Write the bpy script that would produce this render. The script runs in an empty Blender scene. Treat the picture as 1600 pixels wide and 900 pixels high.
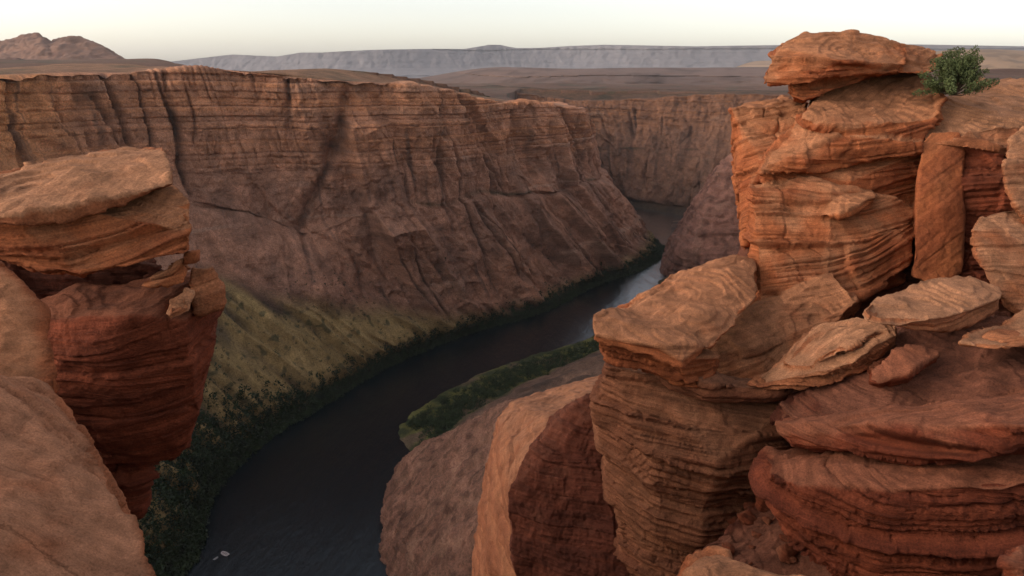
import bpy, bmesh, math, random
import numpy as np
from mathutils import Vector, Matrix

# ------------------------------------------------------------------ camera, world, sun, exposure
scene = bpy.context.scene
C = scene.collection
HORIZON_PY, F_PX = 100.0, 1067.0          # photograph is 1600 x 900
PITCH = math.atan((450 - HORIZON_PY) / F_PX)
SP, CP = math.sin(PITCH), math.cos(PITCH)
cam = bpy.data.cameras.new('camera'); cam_o = bpy.data.objects.new('camera', cam); C.objects.link(cam_o)
cam.sensor_width = 36.0; cam.lens = F_PX / 1600 * 36.0
cam.clip_start = 0.1; cam.clip_end = 120000
cam_o.rotation_euler = (math.pi / 2 - PITCH, 0, 0)
scene.camera = cam_o

SUN_EL, SUN_AZ = math.radians(25), math.radians(-102)    # azimuth from +Y towards +X
w = bpy.data.worlds.new('World'); scene.world = w; w.use_nodes = True
nt = w.node_tree; bg = nt.nodes['Background']
sky = nt.nodes.new('ShaderNodeTexSky'); sky.sky_type = 'NISHITA'; sky.sun_disc = False
sky.sun_elevation = SUN_EL; sky.sun_rotation = SUN_AZ
sky.air_density = 1.0; sky.dust_density = 4.0; sky.ozone_density = 1.0; sky.altitude = 1200
hs = nt.nodes.new('ShaderNodeHueSaturation'); hs.inputs['Saturation'].default_value = 0.45
nt.links.new(sky.outputs['Color'], hs.inputs['Color']); wm = nt.nodes.new('ShaderNodeVectorMath'); wm.operation = 'MULTIPLY'; wm.inputs[1].default_value = (1.07, 1.0, 0.92)
nt.links.new(hs.outputs['Color'], wm.inputs[0]); nt.links.new(wm.outputs[0], bg.inputs['Color'])
bg.inputs['Strength'].default_value = 0.15
sun = bpy.data.lights.new('sun', 'SUN'); sun.energy = 0.5; sun.angle = math.radians(35); sun.color = (1.0, 0.88, 0.74)
sun_o = bpy.data.objects.new('sun', sun); C.objects.link(sun_o)
sd = Vector((math.sin(SUN_AZ) * math.cos(SUN_EL), math.cos(SUN_AZ) * math.cos(SUN_EL), math.sin(SUN_EL)))
sun_o.rotation_euler = sd.to_track_quat('Z', 'Y').to_euler()
scene.view_settings.view_transform = 'Standard'; scene.view_settings.look = 'None'
scene.view_settings.gamma = 1; scene.view_settings.use_curve_mapping = False
scene.view_settings.exposure = 0.8
scene.cycles.use_denoising = True
scene.cycles.max_bounces = 5; scene.cycles.diffuse_bounces = 1; scene.cycles.glossy_bounces = 2; scene.cycles.volume_bounces = 2

# ------------------------------------------------------------------ numpy noise
def _h(ix, iy, iz, seed):
    with np.errstate(over='ignore'):
        h = ix.astype(np.uint32) * np.uint32(0x8da6b343) ^ iy.astype(np.uint32) * np.uint32(0xd8163841) ^ iz.astype(np.uint32) * np.uint32(0xcb1ab31f)
        h = h + np.uint32((seed * 0x9E3779B1) & 0xffffffff)
        h ^= h >> np.uint32(15); h = h * np.uint32(0x2c1b3c6d); h ^= h >> np.uint32(12)
        h = h * np.uint32(0x297a2d39); h ^= h >> np.uint32(15)
    return h
def h01(ix, iy, iz, seed):
    return _h(ix, iy, iz, seed).astype(np.float32) * np.float32(1 / 4294967296.0)
def gn(p, seed=0, f=1.0):
    """gradient noise about -1..1; p is N x 3"""
    q = np.asarray(p, dtype=np.float64) * f + (seed * 17.31 % 97)
    fl = np.floor(q); t = (q - fl).astype(np.float32); i = fl.astype(np.int64)
    u = t * t * t * (t * (t * 6 - 15) + 10)
    out = np.zeros(len(q), np.float32)
    for dx in (0, 1):
        wx = u[:, 0] if dx else 1 - u[:, 0]
        for dy in (0, 1):
            wy = u[:, 1] if dy else 1 - u[:, 1]
            for dz in (0, 1):
                wz = u[:, 2] if dz else 1 - u[:, 2]
                h = _h(i[:, 0] + dx, i[:, 1] + dy, i[:, 2] + dz, seed)
                gx = (h & np.uint32(1023)).astype(np.float32) / 511.5 - 1
                gy = ((h >> np.uint32(10)) & np.uint32(1023)).astype(np.float32) / 511.5 - 1
                gz = ((h >> np.uint32(20)) & np.uint32(1023)).astype(np.float32) / 511.5 - 1
                out += wx * wy * wz * (gx * (t[:, 0] - dx) + gy * (t[:, 1] - dy) + gz * (t[:, 2] - dz))
    return out * 1.3
def fbm(p, seed=0, f=1.0, o=4, g=0.5):
    r = 0; a = 1.0
    for k in range(o):
        r = r + a * gn(p, seed + k * 7, f); f *= 2.03; a *= g
    return r
def ridge(p, seed=0, f=1.0, o=3):
    r = 0; a = 1.0
    for k in range(o):
        r = r + a * (1 - 2 * np.abs(gn(p, seed + k * 5, f))); f *= 2.1; a *= 0.5
    return r
def ss(a, b, x):
    t = np.clip((x - a) / (b - a), 0, 1); return t * t * (3 - 2 * t)
def layers(b, mean, seed, lo, hi):
    """irregular beds: id, distance to nearest bedding plane, position 0..1, thickness"""
    rng = np.random.RandomState(seed); n = int((hi - lo) / mean) + 8
    th = mean * np.clip(rng.lognormal(-0.15, 0.6, n), 0.25, 3.0)
    e = lo - mean + np.cumsum(th)
    i = np.clip(np.searchsorted(e, b), 1, n - 1)
    a, c = e[i - 1], e[i]
    f = np.clip((b - a) / (c - a), 0, 1)
    return i, np.minimum(np.abs(b - a), np.abs(c - b)), f, (c - a)
def cells(u, v, lid, seed):
    """2D Worley per bed: cell random 0..1 and edge distance"""
    iu, iv = np.floor(u).astype(np.int64), np.floor(v).astype(np.int64)
    d1 = np.full(len(u), 9.0, np.float32); d2 = d1.copy(); c1 = np.zeros(len(u), np.float32)
    for a in (-1, 0, 1):
        for b in (-1, 0, 1):
            cu, cv = iu + a, iv + b
            px = cu + h01(cu, cv, lid, seed); py = cv + h01(cu, cv, lid, seed + 1)
            d = np.hypot(px - u, py - v).astype(np.float32)
            r = h01(cu, cv, lid, seed + 2)
            near = d < d1
            d2 = np.where(near, d1, np.minimum(d2, d)); c1 = np.where(near, r, c1); d1 = np.minimum(d1, d)
    return c1, d2 - d1

# ------------------------------------------------------------------ helpers
def P(px, py, y):
    cx, cy = (px - 800) / F_PX, (450 - py) / F_PX
    k = y / (CP + cy * SP)
    return np.array((cx * k, y, (cy * CP - SP) * k))
def Pz(px, py, z):
    cx, cy = (px - 800) / F_PX, (450 - py) / F_PX
    k = z / (cy * CP - SP)
    return np.array((cx * k, (CP + cy * SP) * k, z))
def mesh_from(name, verts, faces, mat, smooth=True):
    me = bpy.data.meshes.new(name)
    verts = np.ascontiguousarray(verts, np.float32); faces = np.ascontiguousarray(faces, np.int32)
    me.vertices.add(len(verts)); me.vertices.foreach_set('co', verts.ravel())
    k = faces.shape[1]
    me.loops.add(faces.size); me.loops.foreach_set('vertex_index', faces.ravel())
    me.polygons.add(len(faces)); me.polygons.foreach_set('loop_start', np.arange(0, faces.size, k, dtype=np.int32))
    if smooth: me.polygons.foreach_set('use_smooth', np.ones(len(faces), bool))
    me.update(calc_edges=True); me.validate()
    if mat: me.materials.append(mat)
    return me
def set_attr(me, col=None, bed=None):
    if col is not None:
        a = me.attributes.new('rock_tint', 'FLOAT_COLOR', 'POINT')
        a.data.foreach_set('color', np.concatenate([np.clip(col * 0.81, 0, 1), np.ones((len(col), 1))], 1).astype(np.float32).ravel())
    if bed is not None:
        a = me.attributes.new('bedding', 'FLOAT_VECTOR', 'POINT')
        a.data.foreach_set('vector', bed.astype(np.float32).ravel())
def link(name, me, label=None, cat=None, group=None, kind=None, parent=None):
    o = bpy.data.objects.new(name, me); C.objects.link(o)
    if label: o['label'] = label
    if cat: o['category'] = cat
    if group: o['group'] = group
    if kind: o['kind'] = kind
    if parent: o.parent = parent
    return o
def mixc(a, b, t):
    t = np.asarray(t)[:, None]; return np.asarray(a) * (1 - t) + np.asarray(b) * t

# ------------------------------------------------------------------ materials
def nd(nt, t, **kw):
    n = nt.nodes.new(t)
    for k, v in kw.items():
        if k in n.inputs: n.inputs[k].default_value = v
        else: setattr(n, k, v)
    return n
def rock_material(name, lam, grain, bump, lam_amt=0.35, bump2=0.3, blot=0.25, gamt=0.34):
    """sandstone: tint from the beds, fine laminae along the bedding, grain and pitting"""
    m = bpy.data.materials.new(name); m.use_nodes = True; t = m.node_tree; L = t.links.new
    b = t.nodes['Principled BSDF']; b.inputs['Roughness'].default_value = 0.92; b.inputs['Specular IOR Level'].default_value = 0.15
    ta = nd(t, 'ShaderNodeAttribute', attribute_name='rock_tint'); ba = nd(t, 'ShaderNodeAttribute', attribute_name='bedding')
    vm = nd(t, 'ShaderNodeVectorMath', operation='MULTIPLY'); vm.inputs[1].default_value = lam
    L(ba.outputs['Vector'], vm.inputs[0])
    ln = nd(t, 'ShaderNodeTexNoise', Scale=1.0, Detail=5.0, Roughness=0.65); L(vm.outputs[0], ln.inputs['Vector'])
    co = nd(t, 'ShaderNodeTexCoord')
    gr = nd(t, 'ShaderNodeTexNoise', Scale=grain, Detail=6.0, Roughness=0.7); L(co.outputs['Object'], gr.inputs['Vector'])
    bl = nd(t, 'ShaderNodeTexNoise', Scale=grain * 0.07, Detail=5.0, Roughness=0.6); L(co.outputs['Object'], bl.inputs['Vector'])
    def rng(src, lo, hi, f0=0.3, f1=0.7):
        r = nd(t, 'ShaderNodeMapRange'); r.inputs['From Min'].default_value = f0; r.inputs['From Max'].default_value = f1
        r.inputs['To Min'].default_value = lo; r.inputs['To Max'].default_value = hi; L(src, r.inputs['Value']); return r.outputs[0]
    k1 = rng(ln.outputs['Fac'], 1 - lam_amt, 1 + lam_amt); k2 = rng(gr.outputs['Fac'], 1 - gamt, 1 + gamt); k3 = rng(bl.outputs['Fac'], 1 - blot, 1 + blot)
    a = nd(t, 'ShaderNodeMath', operation='MULTIPLY'); L(k1, a.inputs[0]); L(k2, a.inputs[1])
    a2 = nd(t, 'ShaderNodeMath', operation='MULTIPLY'); L(a.outputs[0], a2.inputs[0]); L(k3, a2.inputs[1])
    mx = nd(t, 'ShaderNodeVectorMath', operation='SCALE'); L(ta.outputs['Color'], mx.inputs[0]); L(a2.outputs[0], mx.inputs['Scale'])
    L(mx.outputs[0], b.inputs['Base Color'])
    b1 = nd(t, 'ShaderNodeBump', Strength=0.8, Distance=bump); L(ln.outputs['Fac'], b1.inputs['Height'])
    b2 = nd(t, 'ShaderNodeBump', Strength=0.7, Distance=bump * bump2); L(gr.outputs['Fac'], b2.inputs['Height']); L(b1.outputs[0], b2.inputs['Normal'])
    L(b2.outputs[0], b.inputs['Normal'])
    return m
M_NEAR = rock_material('sandstone', (0.9, 0.9, 26.0), 42.0, 0.04, 0.34, 0.8, 0.3, 0.42)
M_SMOOTH = rock_material('smooth_sandstone', (0.7, 0.7, 12.0), 40.0, 0.02, 0.13, 0.7)
M_CLOSE = rock_material('near_sandstone', (1.5, 1.5, 34.0), 85.0, 0.025, 0.2, 1.0, 0.3, 0.36)
M_WALL = rock_material('canyon_sandstone', (0.14, 0.05, 0.20), 0.8, 2.4, 0.24, 1.0, 0.3, 0.45)
M_FAR = rock_material('distant_sandstone', (0.002, 0.002, 0.03), 0.01, 3.0, 0.06, 0.3, 0.06, 0.08)
M_PLAIN = rock_material('desert_ground', (0.01, 0.01, 0.02), 0.25, 0.5, 0.12)

def simple_mat(name, col, rough=0.7, noise=None, amt=0.3):
    m = bpy.data.materials.new(name); m.use_nodes = True; t = m.node_tree
    b = t.nodes['Principled BSDF']; b.inputs['Roughness'].default_value = rough; b.inputs['Specular IOR Level'].default_value = 0.25
    b.inputs['Base Color'].default_value = (*col, 1)
    if noise:
        co = nd(t, 'ShaderNodeTexCoord'); n = nd(t, 'ShaderNodeTexNoise', Scale=noise, Detail=4.0); t.links.new(co.outputs['Object'], n.inputs['Vector'])
        r = nd(t, 'ShaderNodeValToRGB'); t.links.new(n.outputs['Fac'], r.inputs[0])
        r.color_ramp.elements[0].position = 0.3; r.color_ramp.elements[1].position = 0.7
        r.color_ramp.elements[0].color = (*[c * (1 - amt) for c in col], 1); r.color_ramp.elements[1].color = (*[c * (1 + amt) for c in col], 1)
        t.links.new(r.outputs[0], b.inputs['Base Color'])
    return m

# ------------------------------------------------------------------ terrain far off
WATER = -300.0
CANYON = np.array([(-700, 1), (12, 1), (30, 60), (150, 360), (360, 900), (620, 1390), (720, 1540), (500, 1650), (160, 1760), (20, 1840),
                   (-10, 1500), (10, 1250), (45, 1140), (-50, 945), (-160, 830), (-240, 775), (-320, 745), (-395, 715), (-440, 650), (-465, 590), (-520, 560), (-760, 540)], float)
def in_poly(x, y, poly):
    r = np.zeros(x.shape, bool); n = len(poly)
    for i in range(n):
        x0, y0 = poly[i]; x1, y1 = poly[(i + 1) % n]
        if y0 == y1: continue
        c = ((y0 > y) != (y1 > y)) & (x < (x1 - x0) * (y - y0) / (y1 - y0) + x0); r ^= c
    return r
def plateau(x, y):
    r = np.hypot(x, y); p = np.stack([x, y, 0 * x], 1)
    h = -8 - 56 * ss(750, 1150, y + 0.25 * x) 
    h = np.where(y < 5, -2.2, h)
    h = h - 140 * ss(1900, 5200, r)
    tl = ss(650, 900, y + 0.0 * x) * ss(-0.36, -0.50, x / np.maximum(y, 1)) * ss(3000, 1700, r)          # tableland at left
    h = h * (1 - tl) + tl * (-4 + 10 * ss(700, 1300, r))
    h = h + fbm(p, 3, 1 / 180, 4) * 5 * ss(30, 400, r) + ridge(p, 9, 1 / 900, 4) * 9 * ss(1400, 3000, r) * (1 - tl)
    g = ss(2000, 3200, r) * ss(9000, 5000, r) * ss(-700, 300, x)
    h = h + g * 24 * np.maximum(0, fbm(p, 21, 1 / 1100, 5) + 0.15)
    return h
def build_ground():
    az = np.concatenate([np.linspace(-180, -46, 60, endpoint=False), np.linspace(-46, 46, 620), np.linspace(46, 180, 60)[1:]])
    az = np.radians(az[:-1]); r = np.concatenate([[0.0], np.geomspace(1.5, 15000, 620)])
    A, R = np.meshgrid(az, r, indexing='ij'); x = (np.sin(A) * R).ravel(); y = (np.cos(A) * R).ravel()
    h = plateau(x, y); ins = in_poly(x, y, CANYON)
    z = np.where(ins, -340.0, h)
    n, m = len(az), len(r)
    I, J = np.meshgrid(np.arange(n), np.arange(m - 1), indexing='ij'); I2 = (I + 1) % n
    f = np.stack([I * m + J, I * m + J + 1, I2 * m + J + 1, I2 * m + J], -1).reshape(-1, 4)
    v = np.stack([x, y, z], 1)
    p = v * (1, 1, 3)
    a = fbm(p, 5, 1 / 60, 4); b = fbm(p, 6, 1 / 500, 3)
    col = mixc((0.125, 0.062, 0.040), (0.19, 0.10, 0.065), ss(-0.5, 0.6, b)); col = mixc(col, (0.085, 0.075, 0.045), ss(0.1, 0.55, a) * 0.7)
    me = mesh_from('ground', v, f, M_PLAIN); set_attr(me, col, v); link('ground', me, kind='structure')
build_ground()

# ------------------------------------------------------------------ sheets: canyon walls and mesas
def catmull(pts, n):
    pts = np.asarray(pts, float); k = len(pts)
    d = np.concatenate([[0], np.cumsum(np.linalg.norm(np.diff(pts[:, :2], axis=0), axis=1) ** 0.5)])
    t = np.linspace(0, d[-1], n); i = np.clip(np.searchsorted(d, t, side='right') - 1, 0, k - 2)
    u = ((t - d[i]) / (d[i + 1] - d[i]))[:, None]
    m = np.gradient(pts, d, axis=0); h = (d[i + 1] - d[i])[:, None]
    return ((2 * u**3 - 3 * u**2 + 1) * pts[i] + (u**3 - 2 * u**2 + u) * h * m[i] + (-2 * u**3 + 3 * u**2) * pts[i + 1] + (u**3 - u**2) * h * m[i + 1])
def grid_normals(V):
    ds = np.gradient(V, axis=0); dt = np.gradient(V, axis=1); n = np.cross(ds, dt)
    return n / np.maximum(np.linalg.norm(n, axis=2, keepdims=True), 1e-9)
def grid_faces(n, m):
    I, J = np.meshgrid(np.arange(n - 1), np.arange(m - 1), indexing='ij')
    return np.stack([I * m + J, (I + 1) * m + J, (I + 1) * m + J + 1, I * m + J + 1], -1).reshape(-1, 4)
def smooth_grid(A, k):
    for _ in range(k):
        A = A.copy(); A[1:-1] = (A[:-2] + 2 * A[1:-1] + A[2:]) / 4; A[:, 1:-1] = (A[:, :-2] + 2 * A[:, 1:-1] + A[:, 2:]) / 4
    return A

def canyon_wall(name, foot, rim, ns, nt, talus, seed, cracks=(), prows=(), flute=1.0, back=260, detail=1.0, tintmul=1.0, dry=0.0):
    """foot, rim: matching plan control points (x,y,z). talus: per control point share of the height that is talus"""
    F = catmull(foot, ns); R = catmull(rim, ns)
    T = catmull(np.stack([np.asarray(foot)[:, 0], np.asarray(foot)[:, 1], np.asarray(talus)], 1), ns)[:, 2]
    S = np.concatenate([[0], np.cumsum(np.linalg.norm(np.diff((F + R)[:, :2] / 2, axis=0), axis=1))])
    if prows: S = S - S[np.argmin(np.hypot(F[:, 0] - W(600, 580)[0], F[:, 1] - W(600, 580)[1]))] + 713
    v = np.linspace(0, 1, nt)[None, :]; T = np.clip(T, 0.03, 0.5)[:, None]
    s3 = np.stack([S, 0 * S, 0 * S], 1)
    T = np.clip(T + 0.35 * T * gn(s3, seed + 1, 1 / 70)[:, None], 0.03, 0.55)
    # lean: talus is gentle, lower cliff steep, a bench, upper cliff steep and stepped
    ub = 0.12 + 1.05 * T                                        # share of the lean used by talus
    bench = 0.55 + 0.10 * gn(s3, seed + 2, 1 / 130)[:, None]
    u = np.where(v < T, ub * (v / T) ** 0.9, ub + (0.80 - ub) * np.clip((v - T) / (bench - T), 0, 1) ** 1.0)
    u = np.where(v > bench, 0.84 + 0.16 * np.clip((v - bench) / (1 - bench), 0, 1), u)
    u = np.where((v > bench - 0.02) & (v <= bench), 0.80 + 0.04 * (v - bench + 0.02) / 0.02, np.where((v <= bench - 0.02), np.minimum(u, 0.80), u))
    if dry: u = np.where(v < T, ub * (v / T) ** 0.9, ub + (1 - ub) * np.clip((v - T) / (1 - T), 0, 1) ** 1.15)
    V = np.empty((ns, nt, 3)); 
    for k in (0, 1): V[..., k] = F[:, None, k] * (1 - u) + R[:, None, k] * u
    V[..., 2] = F[:, None, 2] * (1 - v) + R[:, None, 2] * v
    # plateau rows behind the rim
    away = R - F; away[:, 2] = 0; away = smooth_grid(away[:, None, :].repeat(3, 1), 40)[:, 1]; away /= np.linalg.norm(away, axis=1, keepdims=True)
    nb = 46; dist = np.geomspace(0.8, back, nb)
    B = np.empty((ns, nb, 3))
    B[..., :2] = R[:, None, :2] + away[:, None, :2] * dist[None, :, None]
    hp = plateau(B[..., 0].ravel(), B[..., 1].ravel()).reshape(ns, nb)
    k = ss(10, 160, dist)[None, :]; B[..., 2] = R[:, None, 2] * (1 - k) + hp * k + 2.0 * ss(5, 60, dist)[None, :] - 10 * ss(0.75 * back, back, dist)[None, :]
    G = np.concatenate([V, B], 1)
    cliff = np.concatenate([ss(T - 0.03, T + 0.06, v), np.ones((ns, nb)) * (1 - ss(0, 30, dist))[None]], 1)
    vv = np.concatenate([np.broadcast_to(v, (ns, nt)), np.ones((ns, nb))], 1)
    N = grid_normals(smooth_grid(G, 6))
    if np.mean(N[:, : nt, 1]) > 0 and name != 'inner_slope': N = -N
    Nh = N * (1, 1, 0.25); p = G.reshape(-1, 3); ps = np.stack([np.broadcast_to(S[:, None], cliff.shape).ravel(), p[:, 2], 0 * p[:, 2]], 1)
    sh = cliff.shape; cl = cliff.ravel(); vf = vv.ravel(); on = 1 - ss(0, 14, np.concatenate([np.zeros(nt), dist]))[None].repeat(ns, 0).ravel()
    upper = ss(0.58, 0.88, vf + 0.09 * gn(ps, seed + 3, 1 / 60))
    wx = gn(ps, seed + 4, 1 / 55) * 9 + gn(ps, seed + 5, 1 / 17) * 3
    # buttresses and joints: noise along the wall, slowly changing with height
    q = np.stack([ps[:, 0] + wx + 0.22 * ps[:, 1], ps[:, 1] * 0.22, 0 * wx], 1)
    d = 20 * gn(q, seed + 6, 1 / 120) * flute * (0.35 + 0.65 * cl)
    rb = 1 - np.abs(gn(q, seed + 7, 1 / 62)) * 2.2; d += 13 * np.clip(rb, -1, 1) * flute * cl
    q2 = np.stack([ps[:, 0] + 0.6 * wx + 0.1 * ps[:, 1], ps[:, 1] * 0.13, 0 * wx], 1)
    jn = np.abs(gn(q2, seed + 8, 1 / 24)); joint = np.exp(-(jn / 0.06) ** 2)
    amp = ss(-0.15, 0.35, gn(ps, seed + 9, 1 / 90))
    d -= 9 * joint * amp * cl * detail
    jn2 = np.abs(gn(q2, seed + 18, 1 / 11)); d -= 2.4 * np.exp(-(jn2 / 0.1) ** 2) * ss(-0.1, 0.4, gn(ps, seed + 19, 1 / 50)) * cl * detail * (0.4 + upper)
    # slanting slabs and alcoves
    q3 = np.stack([ps[:, 0] * 0.8 + ps[:, 1] * 0.75 + wx, (ps[:, 1] - ps[:, 0] * 0.6) * 0.35, 0 * wx], 1)
    c1, e1 = cells(q3[:, 0] / 42, q3[:, 1] / 42, np.zeros(len(q3), np.int64), seed + 10)
    d += ((c1 - 0.5) * 12 * ss(0, 0.3, e1)) * cl * detail
    c2, e2 = cells(ps[:, 0] / 17 + 0.04 * wx, ps[:, 1] / 30 + 0.03 * wx, np.zeros(len(q3), np.int64), seed + 11)
    d += ((c2 - 0.5) * 6.0 * ss(0, 0.22, e2)) * cl * detail
    c4, e4 = cells(ps[:, 0] / 6.5 + 0.05 * wx, ps[:, 1] / 11 + 0.04 * wx, np.zeros(len(q3), np.int64), seed + 43)
    d += ((c4 - 0.5) * 2.2 - 0.5 * np.exp(-(e4 / 0.08) ** 2)) * cl * detail * ss(-0.3, 0.3, gn(ps, seed + 44, 1 / 45))
    # beds
    wz = p[:, 2] + 3.0 * gn(p, seed + 12, 1 / 90) + 0.02 * ps[:, 0]
    lid, ld, lf, lt = layers(wz, 7.5, seed, -360, 60)
    lr = h01(lid, lid * 0, lid * 0, seed + 13); c3, e3 = cells(ps[:, 0] / 21 + 0.05 * wx, 0 * wx + 0.5, lid, seed + 14)
    d += cl * detail * (0.10 + 1.2 * upper) * (3.2 * (lr - 0.5) + 2.4 * (c3 - 0.5) - 1.5 * np.exp(-(ld / 0.7) ** 2))
    lid2, ld2, _, _ = layers(wz + 0.5 * gn(p, seed + 15, 1 / 14), 2.1, seed + 1, -360, 60)
    l2 = h01(lid2, lid2 * 0, lid2 * 0, seed + 16)
    d += cl * detail * (0.05 + 0.8 * upper) * 1.5 * (l2 - 0.5)
    d += fbm(p, seed + 17, 1 / 26, 5, 0.6) * 3.6 * (0.4 + 0.6 * cl)
    # talus cones: gullies run down the slope
    tal = (1 - cl) * (vf < 0.7)
    qg = np.stack([ps[:, 0] + 0.75 * (ps[:, 1] + 300) + gn(ps, seed + 20, 1 / 40) * 6, ps[:, 1] * 0.10, 0 * wx], 1)
    gul = 0.9 - 2.6 * np.abs(gn(qg, seed + 21, 1 / 28)) + 0.5 * (1 - 2 * np.abs(gn(qg, seed + 22, 1 / 15)))
    d += tal * (14 * gul * ss(0.0, 0.09, vf))
    crk = np.zeros(len(p))
    for (a, b, wd, dp) in cracks:                              # named fissures: (s,z) to (s,z)
        a, b = np.array(a, float), np.array(b, float); ab = b - a
        q4 = ps[:, :2] + np.stack([wx * 0.35, 0 * wx], 1)
        t = np.clip(((q4 - a) @ ab) / (ab @ ab), 0, 1); dd = np.linalg.norm(q4 - a - t[:, None] * ab, axis=1)
        wd = wd * (0.7 + 0.5 * gn(ps, seed + 42, 1 / 25)); k = np.exp(-(dd / wd) ** 2); d -= dp * k * cl; crk = np.maximum(crk, k * cl)
    for (a, b, hh, wr, wl) in prows:                           # named buttresses: steep on one side
        t = np.clip((ps[:, 1] - a[1]) / (b[1] - a[1]), 0, 1); sx = a[0] + (b[0] - a[0]) * t
        x = ps[:, 0] + 0.3 * wx - sx; zz = (ps[:, 1] - max(a[1], b[1])); zl = (min(a[1], b[1]) - ps[:, 1])
        e = np.exp(-np.maximum(np.maximum(zz, zl), 0) / 12)
        d += 1.45 * hh * e * np.where(x > 0, np.exp(-x / wr), np.exp(-(x / wl) ** 2)) * (0.3 + 0.7 * cl)
    if name == 'canyon_wall' and prows:                         # slender columns along the upper right cliff
        cj = np.abs(gn(np.stack([ps[:, 0] + 0.25 * wx, ps[:, 1] * 0.07, 0 * wx], 1), 402, 1 / 13)); cm = ss(940, 985, ps[:, 0]) * ss(-150, -135, ps[:, 1]) * cl
        d += cm * (5 * np.sqrt(np.clip(cj * 2.4, 0, 1)) - 3.5)
    d *= on * (0.2 + 0.8 * ss(0.0, 0.07, vf))
    fade = np.ones(ns); fade[:6] = np.linspace(0, 1, 6)
    p = p + Nh.reshape(-1, 3) * d[:, None]
    # tint: geology, plus painted sun warmth at the left end
    o = fbm(ps * (1, 0.6, 1), seed + 30, 1 / 45, 4); st = gn(np.stack([ps[:, 0] + wx * 0.4, ps[:, 1] * 0.04, 0 * wx], 1), seed + 31, 1 / 6.0)
    col = mixc((0.37, 0.180, 0.112), (0.25, 0.128, 0.085), ss(-0.5, 0.6, o))
    col = mixc(col, (0.42, 0.175, 0.082), upper * (0.35 + 0.45 * ss(0.3, 0.8, l2)))
    col = mixc(col, (0.41, 0.24, 0.165), ss(0.74, 0.95, lr) * 0.6 * cl * ss(-0.1, 0.35, gn(ps, seed + 35, 1 / 55)))
    if prows: col = mixc(col, (0.54, 0.225, 0.088), (0.25 + 0.75 * upper) * ss(560, 440, ps[:, 0]) * 0.8 * cl)  # sunlit glow on the left end, put into the wall colour
    stm = ss(0.12, 0.5, st) * ss(-0.1, 0.4, gn(ps, seed + 32, 1 / 70)); col = mixc(col, (0.055, 0.035, 0.03), stm * 0.65 * cl)
    col = mixc(col, (0.06, 0.038, 0.032), np.clip(joint * amp * 0.45 + crk * 0.55 * ss(-0.25, 0.3, fbm(ps, seed + 41, 1 / 16, 3)), 0, 0.9) * cl)
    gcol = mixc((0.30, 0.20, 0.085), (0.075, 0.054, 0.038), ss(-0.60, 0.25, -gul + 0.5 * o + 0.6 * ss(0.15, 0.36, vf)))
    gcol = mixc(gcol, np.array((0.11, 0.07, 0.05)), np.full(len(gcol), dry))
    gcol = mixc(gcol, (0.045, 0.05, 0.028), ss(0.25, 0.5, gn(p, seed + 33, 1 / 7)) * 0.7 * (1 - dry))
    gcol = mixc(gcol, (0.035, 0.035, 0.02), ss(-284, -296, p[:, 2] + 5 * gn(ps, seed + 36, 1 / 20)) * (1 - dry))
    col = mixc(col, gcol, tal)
    bench_veg = np.exp(-((vf - np.broadcast_to(bench, sh).ravel()) / 0.012) ** 2) * ss(0.0, 0.4, gn(ps, seed + 34, 1 / 60)); col = mixc(col, (0.06, 0.06, 0.035), bench_veg * 0.7)
    flat = ss(6, 30, np.concatenate([np.zeros(nt), dist]))[None].repeat(ns, 0).ravel()
    fp = fbm(p, 5, 1 / 60, 4); fc = mixc((0.20, 0.105, 0.06), (0.07, 0.06, 0.037), ss(0.1, 0.55, fp) * 0.7); col = mixc(col, fc, flat)
    col = col * tintmul
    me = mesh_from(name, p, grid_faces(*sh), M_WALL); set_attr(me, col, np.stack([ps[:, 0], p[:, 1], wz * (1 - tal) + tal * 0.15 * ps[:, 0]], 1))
    return link(name, me, kind='structure'), p.reshape(sh + (3,)), S, (lambda: None)

def W(px, py): return tuple(Pz(px, py, WATER - 2))
far_foot = [(-420, 190, -302), (-265, 275, -302), W(292, 895), W(330, 785), W(420, 690), W(500, 640), W(600, 580), W(730, 525), W(850, 490), W(940, 445), W(1000, 425),
            W(1040, 398), (262, 1150, -302), (210, 1290, -302), (90, 1420, -302)]
def Rm(px, py, y): return tuple(P(px, py, y))
far_rim = [(-760, 470, -8), Rm(-160, 118, 500), Rm(0, 118, 545), Rm(120, 114, 610), Rm(230, 114, 665), Rm(330, 107, 690), Rm(460, 121, 700), Rm(610, 130, 735), Rm(700, 142, 800), Rm(770, 158, 880), Rm(840, 160, 960),
           Rm(893, 170, 1035), (112, 1140, -66), (70, 1290, -66), (-30, 1380, -66)]
talus = [0.38, 0.38, 0.38, 0.38, 0.36, 0.30, 0.20, 0.08, 0.04, 0.05, 0.06, 0.08, 0.1, 0.1, 0.1]
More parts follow.
